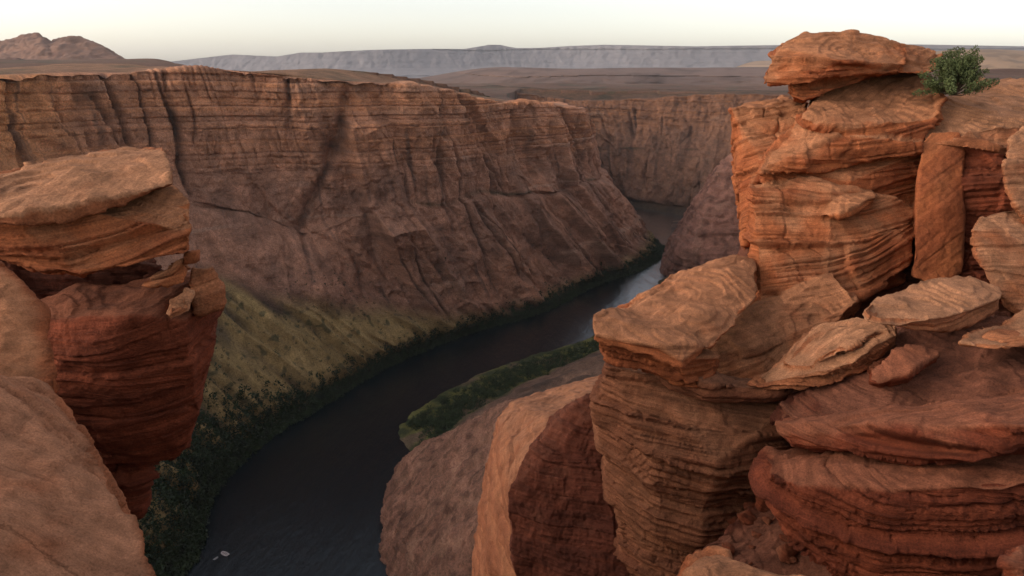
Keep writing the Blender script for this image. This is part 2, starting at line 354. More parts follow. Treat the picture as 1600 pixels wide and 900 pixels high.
far_wall, FW, FS, _ = canyon_wall('canyon_wall', far_foot, far_rim, 1900, 400, talus, 40, cracks=[((792, -8), (760, -80), 12, 14), ((760, -80), (705, -165), 8, 11), ((705, -165), (648, -255), 5, 8), ((905, -10), (897, -75), 8, 10), ((940, -25), (985, -120), 6, 9),
    ((985, -120), (1010, -160), 4, 7), ((560, -5), (566, -110), 5, 9), ((610, -10), (606, -120), 4, 8), ((1000, -215), (1035, -270), 12, 7), ((470, -10), (462, -90), 6, 8), ((880, -110), (872, -190), 8, 7), ((960, -170), (966, -260), 5, 7)],
    prows=[((778, -60), (784, -170), 15, 30, 6), ((784, -170), (806, -292), 18, 34, 6), ((1010, -95), (960, -40), 8, 16, 4), ((1095, -150), (1120, -285), 12, 26, 6), ((1035, -160), (1050, -285), 9, 26, 5), ((930, -185), (942, -290), 9, 24, 6),
    ((690, -190), (660, -240), 8, 22, 6), ((600, -120), (620, -230), 9, 30, 6), ((520, -80), (540, -220), 10, 30, 6), ((1150, -80), (1185, -290), 12, 30, 8)], tintmul=1.55)
back_foot = [(-60, 1720, -302), (60, 1640, -302), W(960, 320), W(1060, 338), (520, 1250, -302), (620, 1150, -302)]
back_rim = [(-140, 1860, -70), (20, 1790, -70), Rm(903, 158, 1690), Rm(1100, 150, 1600), (690, 1500, -60), (800, 1380, -50)]
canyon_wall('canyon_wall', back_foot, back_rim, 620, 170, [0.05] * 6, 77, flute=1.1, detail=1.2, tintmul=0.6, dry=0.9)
inner_foot = [(-20, 240, -302), (-58, 320, -302), (-72, 400, -302), W(628, 712), W(610, 672), W(660, 630), W(780, 570), W(920, 525), W(1030, 435), (245, 1010, -302), W(1056, 345), (420, 1230, -302)]
FI = catmull(inner_foot, 700)
def inner_slope():
    ns, nt = 700, 230
    tan = np.gradient(FI, axis=0); tan[:, 2] = 0; nrm = np.stack([tan[:, 1], -tan[:, 0], 0 * tan[:, 0]], 1)
    nrm = smooth_grid(nrm[:, None].repeat(3, 1), 60)[:, 1]; nrm /= np.linalg.norm(nrm, axis=1, keepdims=True)
    nrm = nrm * 0.35 + np.array((0.93, -0.35, 0)) * 0.65; nrm /= np.linalg.norm(nrm, axis=1, keepdims=True)
    t = np.concatenate([np.linspace(0, 60, 70), np.linspace(60, 420, nt - 69)[1:]])
    V = FI[:, None] + nrm[:, None] * t[None, :, None]
    S = np.arange(ns) * 2.0
    bank = 36 + 12 * gn(np.stack([S, 0 * S, 0 * S], 1), 5, 1 / 90)[:, None] + 22 * ss(450, 560, FI[:, 1])[:, None] * ss(760, 640, FI[:, 1])[:, None]
    bank = np.where((FI[:, 1] < 440)[:, None], 2.0, bank)
    V[..., 2] = -301 + 2.2 * ss(0, 14, t)[None] + 3.4 * ss(10, 40, t)[None] + (0.9 * fbm(V.reshape(-1, 3), 66, 1 / 18, 3)).reshape(ns, nt) + 75 * (1 - np.exp(-np.maximum(t[None] - bank, 0) / 150)) + 60 * ss(260, 420, t)[None]
    p = V.reshape(-1, 3); N = grid_normals(V); N = np.where((N[..., 2:3] < 0), -N, N).reshape(-1, 3)
    on = ss(-10, 12, (t[None] - bank)).ravel()
    lid, ld, _, _ = layers(p[:, 2] + 4 * gn(p, 3, 1 / 80), 6, 8, -360, 60); lr = h01(lid, lid * 0, lid * 0, 4)
    d = on * (6 * fbm(p, 60, 1 / 75, 5) + 3.0 * (lr - 0.5) - 3 * np.exp(-(np.abs(gn(p, 64, 1 / 45)) / 0.06) ** 2))
    q = p + N * d[:, None]
    o = fbm(p, 61, 1 / 50, 4)
    col = mixc((0.11, 0.07, 0.055), (0.19, 0.11, 0.078), ss(-0.5, 0.5, o)); col = mixc(col, (0.06, 0.042, 0.035), ss(0.1, 0.5, fbm(p, 69, 1 / 22, 4)) * 0.7); bk = 1 - ss(-2, 10, (t[None] - bank)).ravel()
    grass = mixc((0.15, 0.14, 0.045), (0.055, 0.062, 0.026), ss(-0.3, 0.3, fbm(p, 62, 1 / 14, 4)))
    grass = mixc(grass, (0.16, 0.11, 0.07), ss(0.1, 0.5, fbm(p, 67, 1 / 30, 3)))
    col = mixc(col, grass, bk * ss(1000, 900, p[:, 1]))
    me = mesh_from('inner_slope', q, grid_faces(ns, nt), M_WALL); set_attr(me, col, p); link('inner_slope', me, kind='structure')
inner_slope()

def mesa(name, px_top, y0, zfoot, lean, seed, ns=900, nt=60, tint=(0.24, 0.14, 0.10), soft=False):
    rim = np.array([P(px, py, y0 + 350 * math.sin(px * 0.011 + seed)) for px, py in px_top])
    n = len(rim); xs = np.linspace(0, n - 1, ns); R = np.stack([np.interp(xs, np.arange(n), rim[:, k]) for k in range(3)], 1)
    for k in ((0, 1, 2) if soft else (0, 1)): R[:, k] = np.convolve(np.pad(R[:, k], 60, 'reflect', reflect_type='odd'), np.ones(121) / 121, 'valid')
    F = R.copy(); F[:, 1] -= lean; F[:, 0] *= (1 - lean / y0); F[:, 2] = zfoot
    v = np.linspace(0, 1, nt)[None, :]; u = np.where(v < 0.45, v * 1.6, 0.72 + (v - 0.45) * 0.28 / 0.55) if not soft else 1 - (1 - v) ** 0.6
    V = F[:, None] * (1 - u[..., None]) + R[:, None] * u[..., None]; V[..., 2] = zfoot * (1 - v) + R[:, None, 2] * v
    B = R[:, None] + np.stack([0 * np.ones(8), np.geomspace(50, 5000, 8), -np.linspace(0, 60, 8)], 1)[None]
    G = np.concatenate([V, B], 1); p = G.reshape(-1, 3); cl = np.concatenate([np.ones((ns, nt)), np.zeros((ns, 8))], 1).ravel()
    vv = np.concatenate([v.repeat(ns, 0), np.ones((ns, 8))], 1).ravel()
    q = p * (1, 1, 0.35)
    d = cl * ((130 if soft else 35) * fbm(q, seed, 1 / 600, 5, 0.6) * (0.4 + 0.6 * np.abs(1 - vv)) + (15 if soft else 30) * fbm(q, seed + 3, 1 / 160, 4))
    lid, ld, _, _ = layers(p[:, 2] + 25 * gn(p, seed + 5, 1 / 900), 34, seed, -400, 700); lr = h01(lid, lid * 0, lid * 0, seed + 1)
    d += cl * 40 * (lr - 0.5)
    p = p + np.array((0.0, -1.0, 0.0)) * d[:, None]
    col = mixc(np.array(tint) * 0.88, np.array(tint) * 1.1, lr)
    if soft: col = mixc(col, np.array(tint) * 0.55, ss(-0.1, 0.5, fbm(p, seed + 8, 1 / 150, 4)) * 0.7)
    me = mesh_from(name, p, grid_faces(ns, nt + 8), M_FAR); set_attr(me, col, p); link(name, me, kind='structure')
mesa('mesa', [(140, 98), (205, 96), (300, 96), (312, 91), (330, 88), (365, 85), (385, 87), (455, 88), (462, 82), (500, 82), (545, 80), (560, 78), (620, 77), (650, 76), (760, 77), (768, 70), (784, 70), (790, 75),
              (830, 75), (900, 72), (940, 70), (990, 71), (1080, 72), (1180, 70), (1300, 69), (1600, 72), (1900, 70)], 9500, -240, 900, 11, tint=(0.255, 0.228, 0.235))  # greyed, bluish tint puts part of the distance haze into the colour
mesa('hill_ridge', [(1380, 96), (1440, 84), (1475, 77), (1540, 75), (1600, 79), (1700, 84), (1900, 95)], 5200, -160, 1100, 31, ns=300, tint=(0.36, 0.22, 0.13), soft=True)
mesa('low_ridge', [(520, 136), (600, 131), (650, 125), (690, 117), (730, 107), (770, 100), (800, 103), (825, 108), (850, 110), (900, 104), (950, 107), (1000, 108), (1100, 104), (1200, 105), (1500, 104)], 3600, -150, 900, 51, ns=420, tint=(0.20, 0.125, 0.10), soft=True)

# ------------------------------------------------------------------ rocks
def hull_bm(bm, pts, push, shrink=0.9):
    A = [P(*q) for q in pts]; c = sum(A) / len(A)
    vs = [bm.verts.new(Vector(a)) for a in A]
    for a in A:
        r = a / np.linalg.norm(a); b = c + (a - c) * shrink + r * push
        vs.append(bm.verts.new(Vector(b)))
    res = bmesh.ops.convex_hull(bm, input=vs)
    bad = [g for g in res['geom_interior'] + res['geom_unused'] if isinstance(g, bmesh.types.BMVert)]
    bmesh.ops.delete(bm, geom=list(set(bad)), context='VERTS')
def remesh(bm, voxel, smooth):
    me = bpy.data.meshes.new('tmp'); bm.to_mesh(me); bm.free()
    o = bpy.data.objects.new('tmp', me); C.objects.link(o)
    md = o.modifiers.new('r', 'REMESH'); md.mode = 'VOXEL'; md.voxel_size = voxel; md.adaptivity = 0
    if smooth:
        sm = o.modifiers.new('s', 'SMOOTH'); sm.factor = 0.6; sm.iterations = smooth
    dg = bpy.context.evaluated_depsgraph_get(); ev = o.evaluated_get(dg); m2 = bpy.data.meshes.new_from_object(ev)
    bpy.data.objects.remove(o); bpy.data.meshes.remove(me)
    n = len(m2.vertices); co = np.empty(n * 3, np.float32); m2.vertices.foreach_get('co', co)
    no = np.empty(n * 3, np.float32); m2.vertex_normals.foreach_get('vector', no)
    return m2, co.reshape(-1, 3).astype(float), no.reshape(-1, 3).astype(float)
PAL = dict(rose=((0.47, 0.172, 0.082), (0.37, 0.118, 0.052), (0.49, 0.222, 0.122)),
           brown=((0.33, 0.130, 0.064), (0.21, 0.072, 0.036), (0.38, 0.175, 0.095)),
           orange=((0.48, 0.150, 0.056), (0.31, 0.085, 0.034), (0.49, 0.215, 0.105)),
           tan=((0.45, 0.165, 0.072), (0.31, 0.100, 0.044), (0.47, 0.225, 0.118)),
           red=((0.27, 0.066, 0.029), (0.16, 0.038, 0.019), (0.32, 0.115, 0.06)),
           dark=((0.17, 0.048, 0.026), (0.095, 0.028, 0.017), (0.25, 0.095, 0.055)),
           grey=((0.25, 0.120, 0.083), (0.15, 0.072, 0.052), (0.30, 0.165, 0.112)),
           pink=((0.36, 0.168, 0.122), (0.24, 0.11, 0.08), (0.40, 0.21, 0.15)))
def rock(name, hulls, label, cat='rock', pal='orange', voxel=0.024, smooth=2, push=1.5, dip=(0, 0), sc=1.0, amp=1.0, seed=1, rough=1.0, strata=1.0, blocks=1.0, mat=None, group=None, kind=None, tc=0.28, tf=0.06, pale=1.0, xb=0.55, craggy=0.0, terr=1.0):
    """one solid sandstone body: hulls traced in the picture at their own depth, joined, then weathered along its beds"""
    bm = bmesh.new()
    for h in hulls: hull_bm(bm, h, push * max(sc, 1))
    m, p, n = remesh(bm, voxel, smooth)
    bn = np.array((-math.tan(math.radians(dip[0])), -math.tan(math.radians(dip[1])), 1.0)); bn /= np.linalg.norm(bn)
    e1 = np.cross((0, 1, 0), bn); e1 /= np.linalg.norm(e1); e2 = np.cross(bn, e1)
    q = p / sc
    warp = 0.22 * gn(q, seed, 0.4) + 0.03 * gn(q, seed + 1, 1.3)
    u0, v0 = q @ e1, q @ e2
    b = q @ bn + warp; u = u0 + 0.3 * gn(q, seed + 3, 1.1); v = v0 + 0.3 * gn(q, seed + 4, 1.1)
    lo, hi = b.min() - 3, b.max() + 3
    up = np.abs(n @ bn); side = 1 - 0.88 * ss(0.6, 0.98, up)
    # cross-bedded sets, each with its own dip
    sid, sdist, _, _ = layers(b, 0.95, seed + 40, lo, hi)
    tilt = (h01(sid, sid * 0, sid * 0, seed + 41) - 0.5) * 0.55 * xb; tilt2 = (h01(sid, sid * 0, sid * 0, seed + 42) - 0.5) * 0.4 * xb
    bb = b + tilt * (u0 - u0.mean()) + tilt2 * (v0 - v0.mean()) + 0.05 * tilt * (u0 - u0.mean()) ** 2
    lo2, hi2 = bb.min() - 1, bb.max() + 1
    lid, ld, lf, lt = layers(bb, tc, seed, lo2, hi2); lid = lid + 977 * sid; lr = h01(lid, lid * 0, lid * 0, seed)
    c1, e1d = cells(u / 0.8, v / 0.8, lid, seed + 5)
    c0, e0d = cells(u / 1.7 + 0.15 * b, v / 1.7, sid, seed + 43)
    msk = ss(-0.3, 0.1, gn(q, seed + 6, 0.8))
    d = strata * 0.16 * (h01(sid, sid * 0, sid * 0, seed + 44) - 0.5) - 0.10 * strata * np.exp(-(sdist / 0.022) ** 2) * ss(-0.3, 0.0, gn(q, seed + 45, 0.8))
    d += blocks * (0.22 * (c0 - 0.5) - 0.10 * np.exp(-(e0d / 0.02) ** 2) * ss(0.05, 0.2, gn(q, seed + 46, 0.7)))
    d += 0.15 * (lr - 0.5) * strata + (0.12 * (c1 - 0.5) - 0.07 * np.exp(-(e1d / 0.025) ** 2) * ss(0.05, 0.2, gn(q, seed + 16, 0.9))) * blocks * msk
    cut = np.exp(-(ld / 0.014) ** 2) * ss(-0.15, 0.12, gn(q, seed + 7, 1.0)); d -= 0.09 * strata * cut
    lid2, ld2, _, _ = layers(bb + 0.008 * gn(q, seed + 8, 7), tf, seed + 1, lo2, hi2); lid2 = lid2 + 977 * sid; l2 = h01(lid2, lid2 * 0, lid2 * 0, seed + 1)
    c2, e2d = cells(u / 0.55, v / 0.55, lid2, seed + 9)
    m2 = ss(-0.25, 0.15, gn(q, seed + 17, 0.9))
    d += strata * (0.4 + 0.6 * m2) * (0.10 * (l2 - 0.5) + 0.03 * (c2 - 0.5) * blocks * m2)
    d = d * side
    # broken flakes on the bedding surfaces too
    c3, e3 = cells(u / 0.6, v / 0.42, sid * 0, seed + 10)
    d += (1 - side) * blocks * 0.07 * (np.round(c3 * 2) / 2 - 0.5) * ss(-0.15, 0.1, gn(q, seed + 11, 0.9))
    hh = 0.30 * fbm(q, seed + 60, 0.5, 2, 0.4) + 0.012 * gn(q, seed + 61, 3.0); k_ = np.floor(hh / 0.05); hq = (k_ + ss(0.88, 1.0, hh / 0.05 - k_)) * 0.05
    d += (1 - side) * terr * hq                              # contour-like steps where thin beds are worn through on top
    d += rough * (0.10 * fbm(q, seed + 12, 0.7, 3) + 0.020 * fbm(q, seed + 13, 4.5, 5, 0.62))
    if craggy: d += craggy * (0.35 * ridge(q * (1, 1, 0.45), seed + 50, 0.7, 4) + 0.10 * fbm(q, seed + 51, 3.0, 4, 0.6))
    b = bb
    d *= amp * sc
    pn = p + n * d[:, None]
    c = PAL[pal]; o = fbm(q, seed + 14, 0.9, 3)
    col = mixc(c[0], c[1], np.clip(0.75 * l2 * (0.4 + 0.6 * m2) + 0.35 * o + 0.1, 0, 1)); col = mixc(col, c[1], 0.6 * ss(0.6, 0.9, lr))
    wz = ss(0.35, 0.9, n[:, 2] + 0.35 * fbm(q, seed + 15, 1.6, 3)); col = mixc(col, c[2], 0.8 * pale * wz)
    
    if kind:                                                   # run-off streaks and lichen on the big cliffs
        stq = gn(q * (1, 1, 0.16), seed + 52, 2.6); col = mixc(col, np.array(c[1]) * 0.45, 0.6 * ss(0.05, 0.4, stq)); col = mixc(col, np.array(c[2]) * 1.1, 0.5 * ss(0.1, 0.5, -gn(q * (1, 1, 0.3), seed + 53, 1.4)))
    m.name = name; m.vertices.foreach_set('co', pn.astype(np.float32).ravel()); m.update()
    ne = len(m.edges); ed = np.empty(ne * 2, np.int32); m.edges.foreach_get('vertices', ed); ed = ed.reshape(-1, 2); nv = len(pn)
    n2 = np.empty(nv * 3, np.float32); m.vertex_normals.foreach_get('vector', n2); bad = (n2.reshape(-1, 3) * n).sum(1) < 0.3
    for _ in range(2): b2 = bad.copy(); b2[ed[bad[ed[:, 0]], 1]] = True; b2[ed[bad[ed[:, 1]], 0]] = True; bad = b2
    deg = np.maximum(np.bincount(ed.ravel(), minlength=nv), 1)
    for _ in range(6):
        av = np.stack([np.bincount(ed[:, 0], pn[ed[:, 1], k], nv) + np.bincount(ed[:, 1], pn[ed[:, 0], k], nv) for k in range(3)], 1) / deg[:, None]
        pn = np.where(bad[:, None], 0.4 * pn + 0.6 * av, pn)
    m.vertices.foreach_set('co', pn.astype(np.float32).ravel()); m.update()
    m.polygons.foreach_set('use_smooth', np.ones(len(m.polygons), bool))
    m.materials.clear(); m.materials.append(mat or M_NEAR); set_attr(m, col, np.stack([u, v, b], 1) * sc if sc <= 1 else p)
    return link(name, m, None if kind else label, None if kind else cat, group, kind), pn, n

# mid distance: the near rim's cliffs (terrain)
rock('canyon_buttress', [[(602, 800, 402), (601, 840, 380), (612, 960, 330), (606, 775, 414), (625, 734, 440), (640, 713, 442), (685, 690, 436), (712, 682, 425), (770, 645, 402), (800, 630, 395), (860, 640, 380), (840, 900, 230), (760, 990, 230)]],
     None, pal='grey', voxel=1.1, smooth=6, push=6, sc=14, seed=5, kind='structure', mat=M_WALL, blocks=0.8, strata=0.8, dip=(20, 0), pale=0.4, amp=1.0, rough=1.3, craggy=0.5)
rock('slickrock_dome', [[(1030, 432, 985), (1042, 392, 1000), (1066, 350, 1010), (1098, 300, 1020), (1122, 262, 1020), (1150, 236, 1020), (1200, 215, 1020), (1250, 215, 1000), (1250, 430, 880), (1120, 425, 900), (1080, 380, 930)]],
     None, pal='pink', voxel=2.2, smooth=10, push=12, sc=24, seed=7, kind='structure', mat=M_WALL, blocks=0.8, strata=0.8, pale=0.3, craggy=0.3)
rock('butte', [[(-120, 98, 3500), (-60, 85, 3600), (0, 70, 3650), (22, 64, 3700), (35, 57, 3700), (62, 56, 3700), (80, 66, 3700), (82, 99, 3300)],
               [(70, 99, 3300), (80, 68, 3650), (98, 62, 3650), (112, 58, 3650), (125, 62, 3650), (150, 74, 3600), (170, 86, 3600), (210, 98, 3500)], [(-140, 99, 3300), (225, 99, 3400), (100, 82, 3600), (0, 80, 3600), (160, 86, 3600)]],
     None, pal='grey', voxel=7, smooth=2, push=2.5, sc=120, seed=9, kind='structure', mat=M_FAR, rough=1.6)

# --- right-hand outcrop
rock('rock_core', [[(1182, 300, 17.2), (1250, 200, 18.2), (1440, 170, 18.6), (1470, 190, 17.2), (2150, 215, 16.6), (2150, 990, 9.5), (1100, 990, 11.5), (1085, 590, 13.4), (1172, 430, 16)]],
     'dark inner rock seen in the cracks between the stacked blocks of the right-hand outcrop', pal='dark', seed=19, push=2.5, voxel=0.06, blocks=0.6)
rock('cap_rock', [[(1189, 122, 16), (1199, 100, 16.2), (1211, 78, 16.5), (1252, 62, 16.9), (1330, 54, 17), (1363, 64, 17), (1404, 71, 17), (1412, 100, 16.2), (1408, 115, 16), (1347, 116, 15.7), (1264, 131, 15.6), (1227, 127, 15.8), (1195, 129, 15.9), (1320, 95, 15.5)],
                  [(1385, 78, 17), (1404, 71, 17), (1441, 74, 17.1), (1466, 85, 17.2), (1467, 104, 16.6), (1448, 117, 16.3), (1400, 114, 16.1)],
                  [(1229, 122, 16.3), (1365, 117, 16.4), (1345, 130, 16.2), (1290, 141, 15.9), (1255, 160, 15.9), (1236, 155, 16.2)]],
     'overhanging swirled cap rock perched on top of the right-hand outcrop against the sky', pal='orange', seed=21, dip=(-3, 5), blocks=0.7, push=2.2)
rock('rock_pillar', [[(1144, 170, 17.5), (1165, 163, 18), (1227, 150, 18.6), (1262, 160, 17.4), (1250, 200, 16.6), (1190, 255, 15.9), (1174, 290, 15.7), (1166, 370, 15.2), (1163, 395, 15.2), (1152, 300, 17), (1147, 230, 17.4)]],
     'flat-faced orange rock pillar left of the layered tower, below the cap rock overhang', pal='orange', seed=22, dip=(10, -25), push=3, strata=0.5)
rock('rock_tower', [[(1252, 186, 15.3), (1262, 165, 15.9), (1281, 137, 16.5), (1330, 116, 17.2), (1441, 112, 17.6), (1466, 160, 15.8), (1462, 182, 15.2), (1400, 190, 15.0), (1314, 207, 14.8), (1262, 192, 15.1), (1441, 220, 15), (1330, 216, 14.9)],
                    [(1199, 246, 15.1), (1215, 228, 15.4), (1245, 196, 15.8), (1300, 190, 15.4), (1322, 213, 14.8), (1441, 220, 14.7), (1441, 240, 14.7), (1326, 231, 14.7), (1187, 275, 14.8), (1190, 262, 14.9)],
                    [(1190, 272, 15.2), (1240, 262, 15.1), (1320, 234, 15.3), (1441, 236, 15.2), (1446, 318, 15), (1367, 308, 14.8), (1200, 300, 15.1), (1330, 285, 14.7)],
                    [(1175, 290, 14.8), (1250, 276, 14.9), (1300, 300, 14.5), (1367, 303, 14.6), (1445, 318, 14.6), (1440, 335, 14.5), (1430, 398, 14.0), (1407, 438, 13.7), (1341, 467, 13.1), (1160, 396, 14.4), (1166, 355, 14.6), (1235, 505, 12.8), (1186, 482, 13.2), (1300, 440, 13.2)],
                    [(1283, 338, 14.1), (1300, 312, 14.4), (1360, 302, 14.4), (1371, 313, 14.2), (1342, 327, 14.0), (1312, 338, 13.9)],
                    [(1064, 577, 11.6), (1088, 603, 11.3), (1162, 604, 11.2), (1212, 600, 11.2), (1340, 470, 12.6), (1300, 420, 13.4), (1180, 470, 13.4), (1148, 498, 12.8), (1182, 545, 11.7), (1100, 555, 11.7)]],
     'tallest layered sandstone tower with stacked slanting slabs under the cap rock', cat='rock tower', pal='orange', seed=23, dip=(8, 4), push=2.5, voxel=0.026, sc=0.9, blocks=0.7)
rock('rock_slab', [[(1440, 226, 14.8), (1456, 206, 15.05), (1496, 208, 15.05), (1508, 238, 14.8), (1506, 262, 14.5), (1506, 318, 14.2), (1504, 400, 13.7), (1500, 425, 13.5), (1470, 445, 13.3), (1424, 434, 13.3), (1432, 390, 13.7), (1440, 300, 14.3)]],
     'smooth plain orange upright rock face standing right of the tower crack', pal='orange', seed=24, dip=(30, 0), strata=0.03, blocks=0.1, rough=0.9, terr=0.2, push=2, mat=M_SMOOTH, pale=0.2)
rock('banded_rock', [[(1488, 222, 15.0), (1560, 228, 14.7), (1580, 300, 14.3), (1578, 330, 14.1), (1520, 400, 13.8), (1500, 450, 13.5), (1500, 300, 14.4), (1600, 300, 14.3), (1600, 480, 13.4)]],
     'dark red finely banded rock between the smooth upright face and the right edge boulders', pal='red', seed=25, dip=(0, 0), push=1.5, tf=0.05, pale=0.4)
rock('rock_terrace', [[(1438, 205, 15.2), (1450, 170, 15.9), (1511, 152, 16.8), (1545, 132, 18.5), (1600, 124, 19), (2150, 120, 19.5), (2150, 200, 15.6), (1600, 203, 15), (1568, 240, 14.5), (1500, 222, 14.7), (1450, 228, 14.8), (1520, 195, 14.9)]],
     'sloping tan rock terrace that the green bush grows on', pal='tan', seed=26, dip=(2, 15), push=2, strata=0.8)
rock('boulder', [[(1565, 260, 12), (1574, 225, 12.5), (1600, 198, 13), (2150, 190, 13), (2150, 385, 11.5), (1600, 345, 11.5), (1585, 320, 11.6), (1570, 290, 11.8)]],
     'rounded tan boulder cut by the right edge below the terrace with the bush', cat='boulder', pal='tan', seed=27, dip=(0, 0), push=1.2, strata=0.35, blocks=0.2, sc=0.8)
rock('boulder', [[(1519, 358, 11.3), (1540, 337, 11.6), (1585, 320, 11.8), (2150, 350, 11.8), (2150, 495, 10.4), (1600, 492, 10.4), (1572, 472, 10.6), (1545, 445, 10.7), (1525, 400, 11)]],
     'large angular boulder right of the flat oval slab, lower of the two at the edge', cat='boulder', pal='tan', seed=28, dip=(0, 5), push=1.2, strata=0.35, blocks=0.25, sc=0.8)
rock('rock_ledge', [[(922, 504, 10.6), (930, 495, 11), (960, 480, 11.6), (1005, 462, 12.2), (1060, 427, 13.2), (1120, 406, 13.9), (1150, 396, 14.2), (1180, 410, 14), (1185, 470, 12.2), (1115, 540, 10.1), (1066, 570, 9.6), (1030, 546, 9.75), (960, 533, 10.05), (924, 528, 10.2)],
                    [(925, 532, 10.4), (950, 562, 10.6), (1000, 578, 10.4), (1066, 592, 10), (1105, 612, 10.2), (1066, 560, 10), (990, 540, 10.2), (1130, 560, 10.4)]],
     'broad flat-topped tongue of rock jutting left over the bright river', cat='rock ledge', pal='orange', seed=29, dip=(1, 2), push=0.7, sc=0.85, blocks=0.6, strata=1.5)
rock('rock_mass', [[(950, 566, 11.4), (1000, 578, 11.1), (1070, 602, 11), (1212, 612, 10.7), (1240, 640, 10.4), (1218, 720, 10.2), (1208, 790, 10.3), (1130, 832, 10.2), (1090, 880, 10), (1060, 990, 9.6), (930, 612, 11.6), (929, 650, 11.4), (960, 700, 11), (988, 760, 10.7), (1002, 850, 10.4), (1005, 990, 10.0), (1020, 720, 10.2), (1120, 720, 9.9)],
                   [(1030, 583, 10.8), (1100, 600, 10.1), (1215, 606, 10.0), (1300, 600, 10.2), (1300, 616, 10.3), (1215, 622, 10.2), (1110, 618, 10.3), (1045, 604, 10.7)],
                   [(1180, 600, 10.9), (1340, 600, 10.6), (1340, 990, 9.5), (1190, 990, 9.8), (1190, 760, 10.6)]],
     'bulging layered rock mass underneath the jutting tongue', pal='brown', seed=30, dip=(3, 2), push=2.2, strata=1.5, tf=0.05, voxel=0.028, pale=0.6, blocks=0.2, xb=0.5, smooth=4, sc=0.85)
rock('rubble_slope', [[(937, 600, 12.6), (862, 652, 12.8), (822, 706, 12.4), (790, 770, 12), (812, 815, 11.8), (815, 990, 11), (1080, 990, 9.9), (1030, 800, 10.9), (975, 690, 11.8), (940, 640, 12.2)]],
     'dark red gravelly slope between the smooth orange fin and the bulging rock mass', cat='rock slope', pal='dark', seed=31, strata=0.3, blocks=0.3, rough=1.8, mat=M_CLOSE, push=2, pale=0.5, sc=0.6, terr=0.5)
rock('rock_fin', [[(733, 990, 15), (750, 790, 16.5), (765, 715, 17.5), (775, 655, 18.5), (796, 628, 19.5), (860, 606, 21), (940, 588, 22), (945, 612, 19), (870, 662, 14.6), (826, 712, 13.6), (796, 770, 13), (814, 815, 12.5), (820, 990, 11.5)]],
     'smooth orange rounded fin dropping towards the river, left of the dark slope', pal='brown', seed=32, strata=0.45, blocks=0.35, rough=1.4, push=3, mat=M_SMOOTH, pale=0.6, voxel=0.04, smooth=8, terr=0.4)
rock('oval_slab', [[(1341, 486, 9.35), (1348, 474, 9.6), (1370, 461, 10), (1430, 441, 10.6), (1491, 432, 10.9), (1540, 441, 10.8), (1570, 458, 10.4), (1566, 468, 10), (1520, 485, 9.55), (1462, 500, 9.15), (1381, 502, 9.0), (1350, 496, 9.1),
                  (1352, 505, 9.2), (1381, 520, 9.1), (1462, 521, 9.25), (1520, 506, 9.6), (1568, 486, 10.0)]],
     'flat oval slab lying loose on the rocks in the right middle', pal='tan', seed=33, dip=(0, 7), push=0.25, blocks=0.15, voxel=0.018, strata=0.8, tc=0.12, tf=0.04, smooth=3, xb=0.2, sc=0.8)
rock('leaf_rock', [[(1163, 601, 10.0), (1200, 573, 10.2), (1240, 540, 10.5), (1277, 510, 10.8), (1341, 490, 10.6), (1400, 505, 9.9), (1405, 522, 9.55), (1340, 562, 9.35), (1290, 586, 9.45), (1208, 603, 9.8), (1404, 538, 9.6), (1345, 582, 9.42), (1292, 603, 9.5), (1215, 612, 9.85)],
                  [(1215, 566, 10.1), (1262, 526, 10.45), (1300, 506, 10.5), (1390, 500, 10), (1398, 512, 9.75), (1330, 545, 9.5), (1270, 570, 9.65), (1235, 574, 9.9)]],
     'slanting pile of thin stepped layers left of and under the oval slab', pal='tan', seed=34, dip=(25, 6), push=0.5, strata=1.5, blocks=0.15, tc=0.14, tf=0.04, voxel=0.018, smooth=2, xb=0.3, sc=0.8)
rock('rock_wedge', [[(1352, 598, 8.8), (1360, 580, 9), (1400, 555, 9.2), (1462, 548, 9.2), (1472, 562, 9), (1420, 590, 8.7), (1375, 603, 8.7)]],
     'small red layered wedge in the shade beneath the oval slab', pal='red', seed=35, dip=(10, 6), push=0.8, voxel=0.022)
rock('rock_slab', [[(1495, 537, 8.8), (1530, 516, 9.2), (1600, 493, 9.6), (2150, 490, 9.6), (2150, 545, 8.6), (1600, 533, 8.6), (1540, 545, 8.6)]],
     'thin flat slab at the right edge just below the oval slab', cat='slab', pal='tan', seed=36, dip=(0, 8), push=0.4, voxel=0.02, blocks=0.3)
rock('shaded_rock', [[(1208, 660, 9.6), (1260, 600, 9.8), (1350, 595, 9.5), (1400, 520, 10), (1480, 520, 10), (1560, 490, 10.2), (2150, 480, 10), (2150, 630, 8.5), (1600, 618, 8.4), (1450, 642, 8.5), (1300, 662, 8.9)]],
     'hollow layered rock, painted dark for shade, between the oval slab and the lower terrace', pal='dark', seed=37, dip=(5, 9), push=1.5, sc=0.8, strata=1.5, tc=0.2)  # dark palette carries the shade cast by the slabs above
rock('layered_ledge', [[(1201, 658, 8.6), (1208, 680, 8.4), (1230, 700, 8.2), (1324, 708, 7.8), (1440, 730, 7.4), (1520, 716, 7), (1600, 668, 6.9), (2150, 650, 6.9), (2150, 610, 8), (1600, 613, 8), (1450, 641, 8.1), (1324, 662, 8.4)]],
     'wide layered ledge with a paler top above the dark lower bulge at bottom right', cat='rock ledge', pal='red', seed=38, dip=(9, 9), push=1.2, strata=2.0, tf=0.05, voxel=0.025, sc=0.75, blocks=0.4, tc=0.18, terr=0.7)
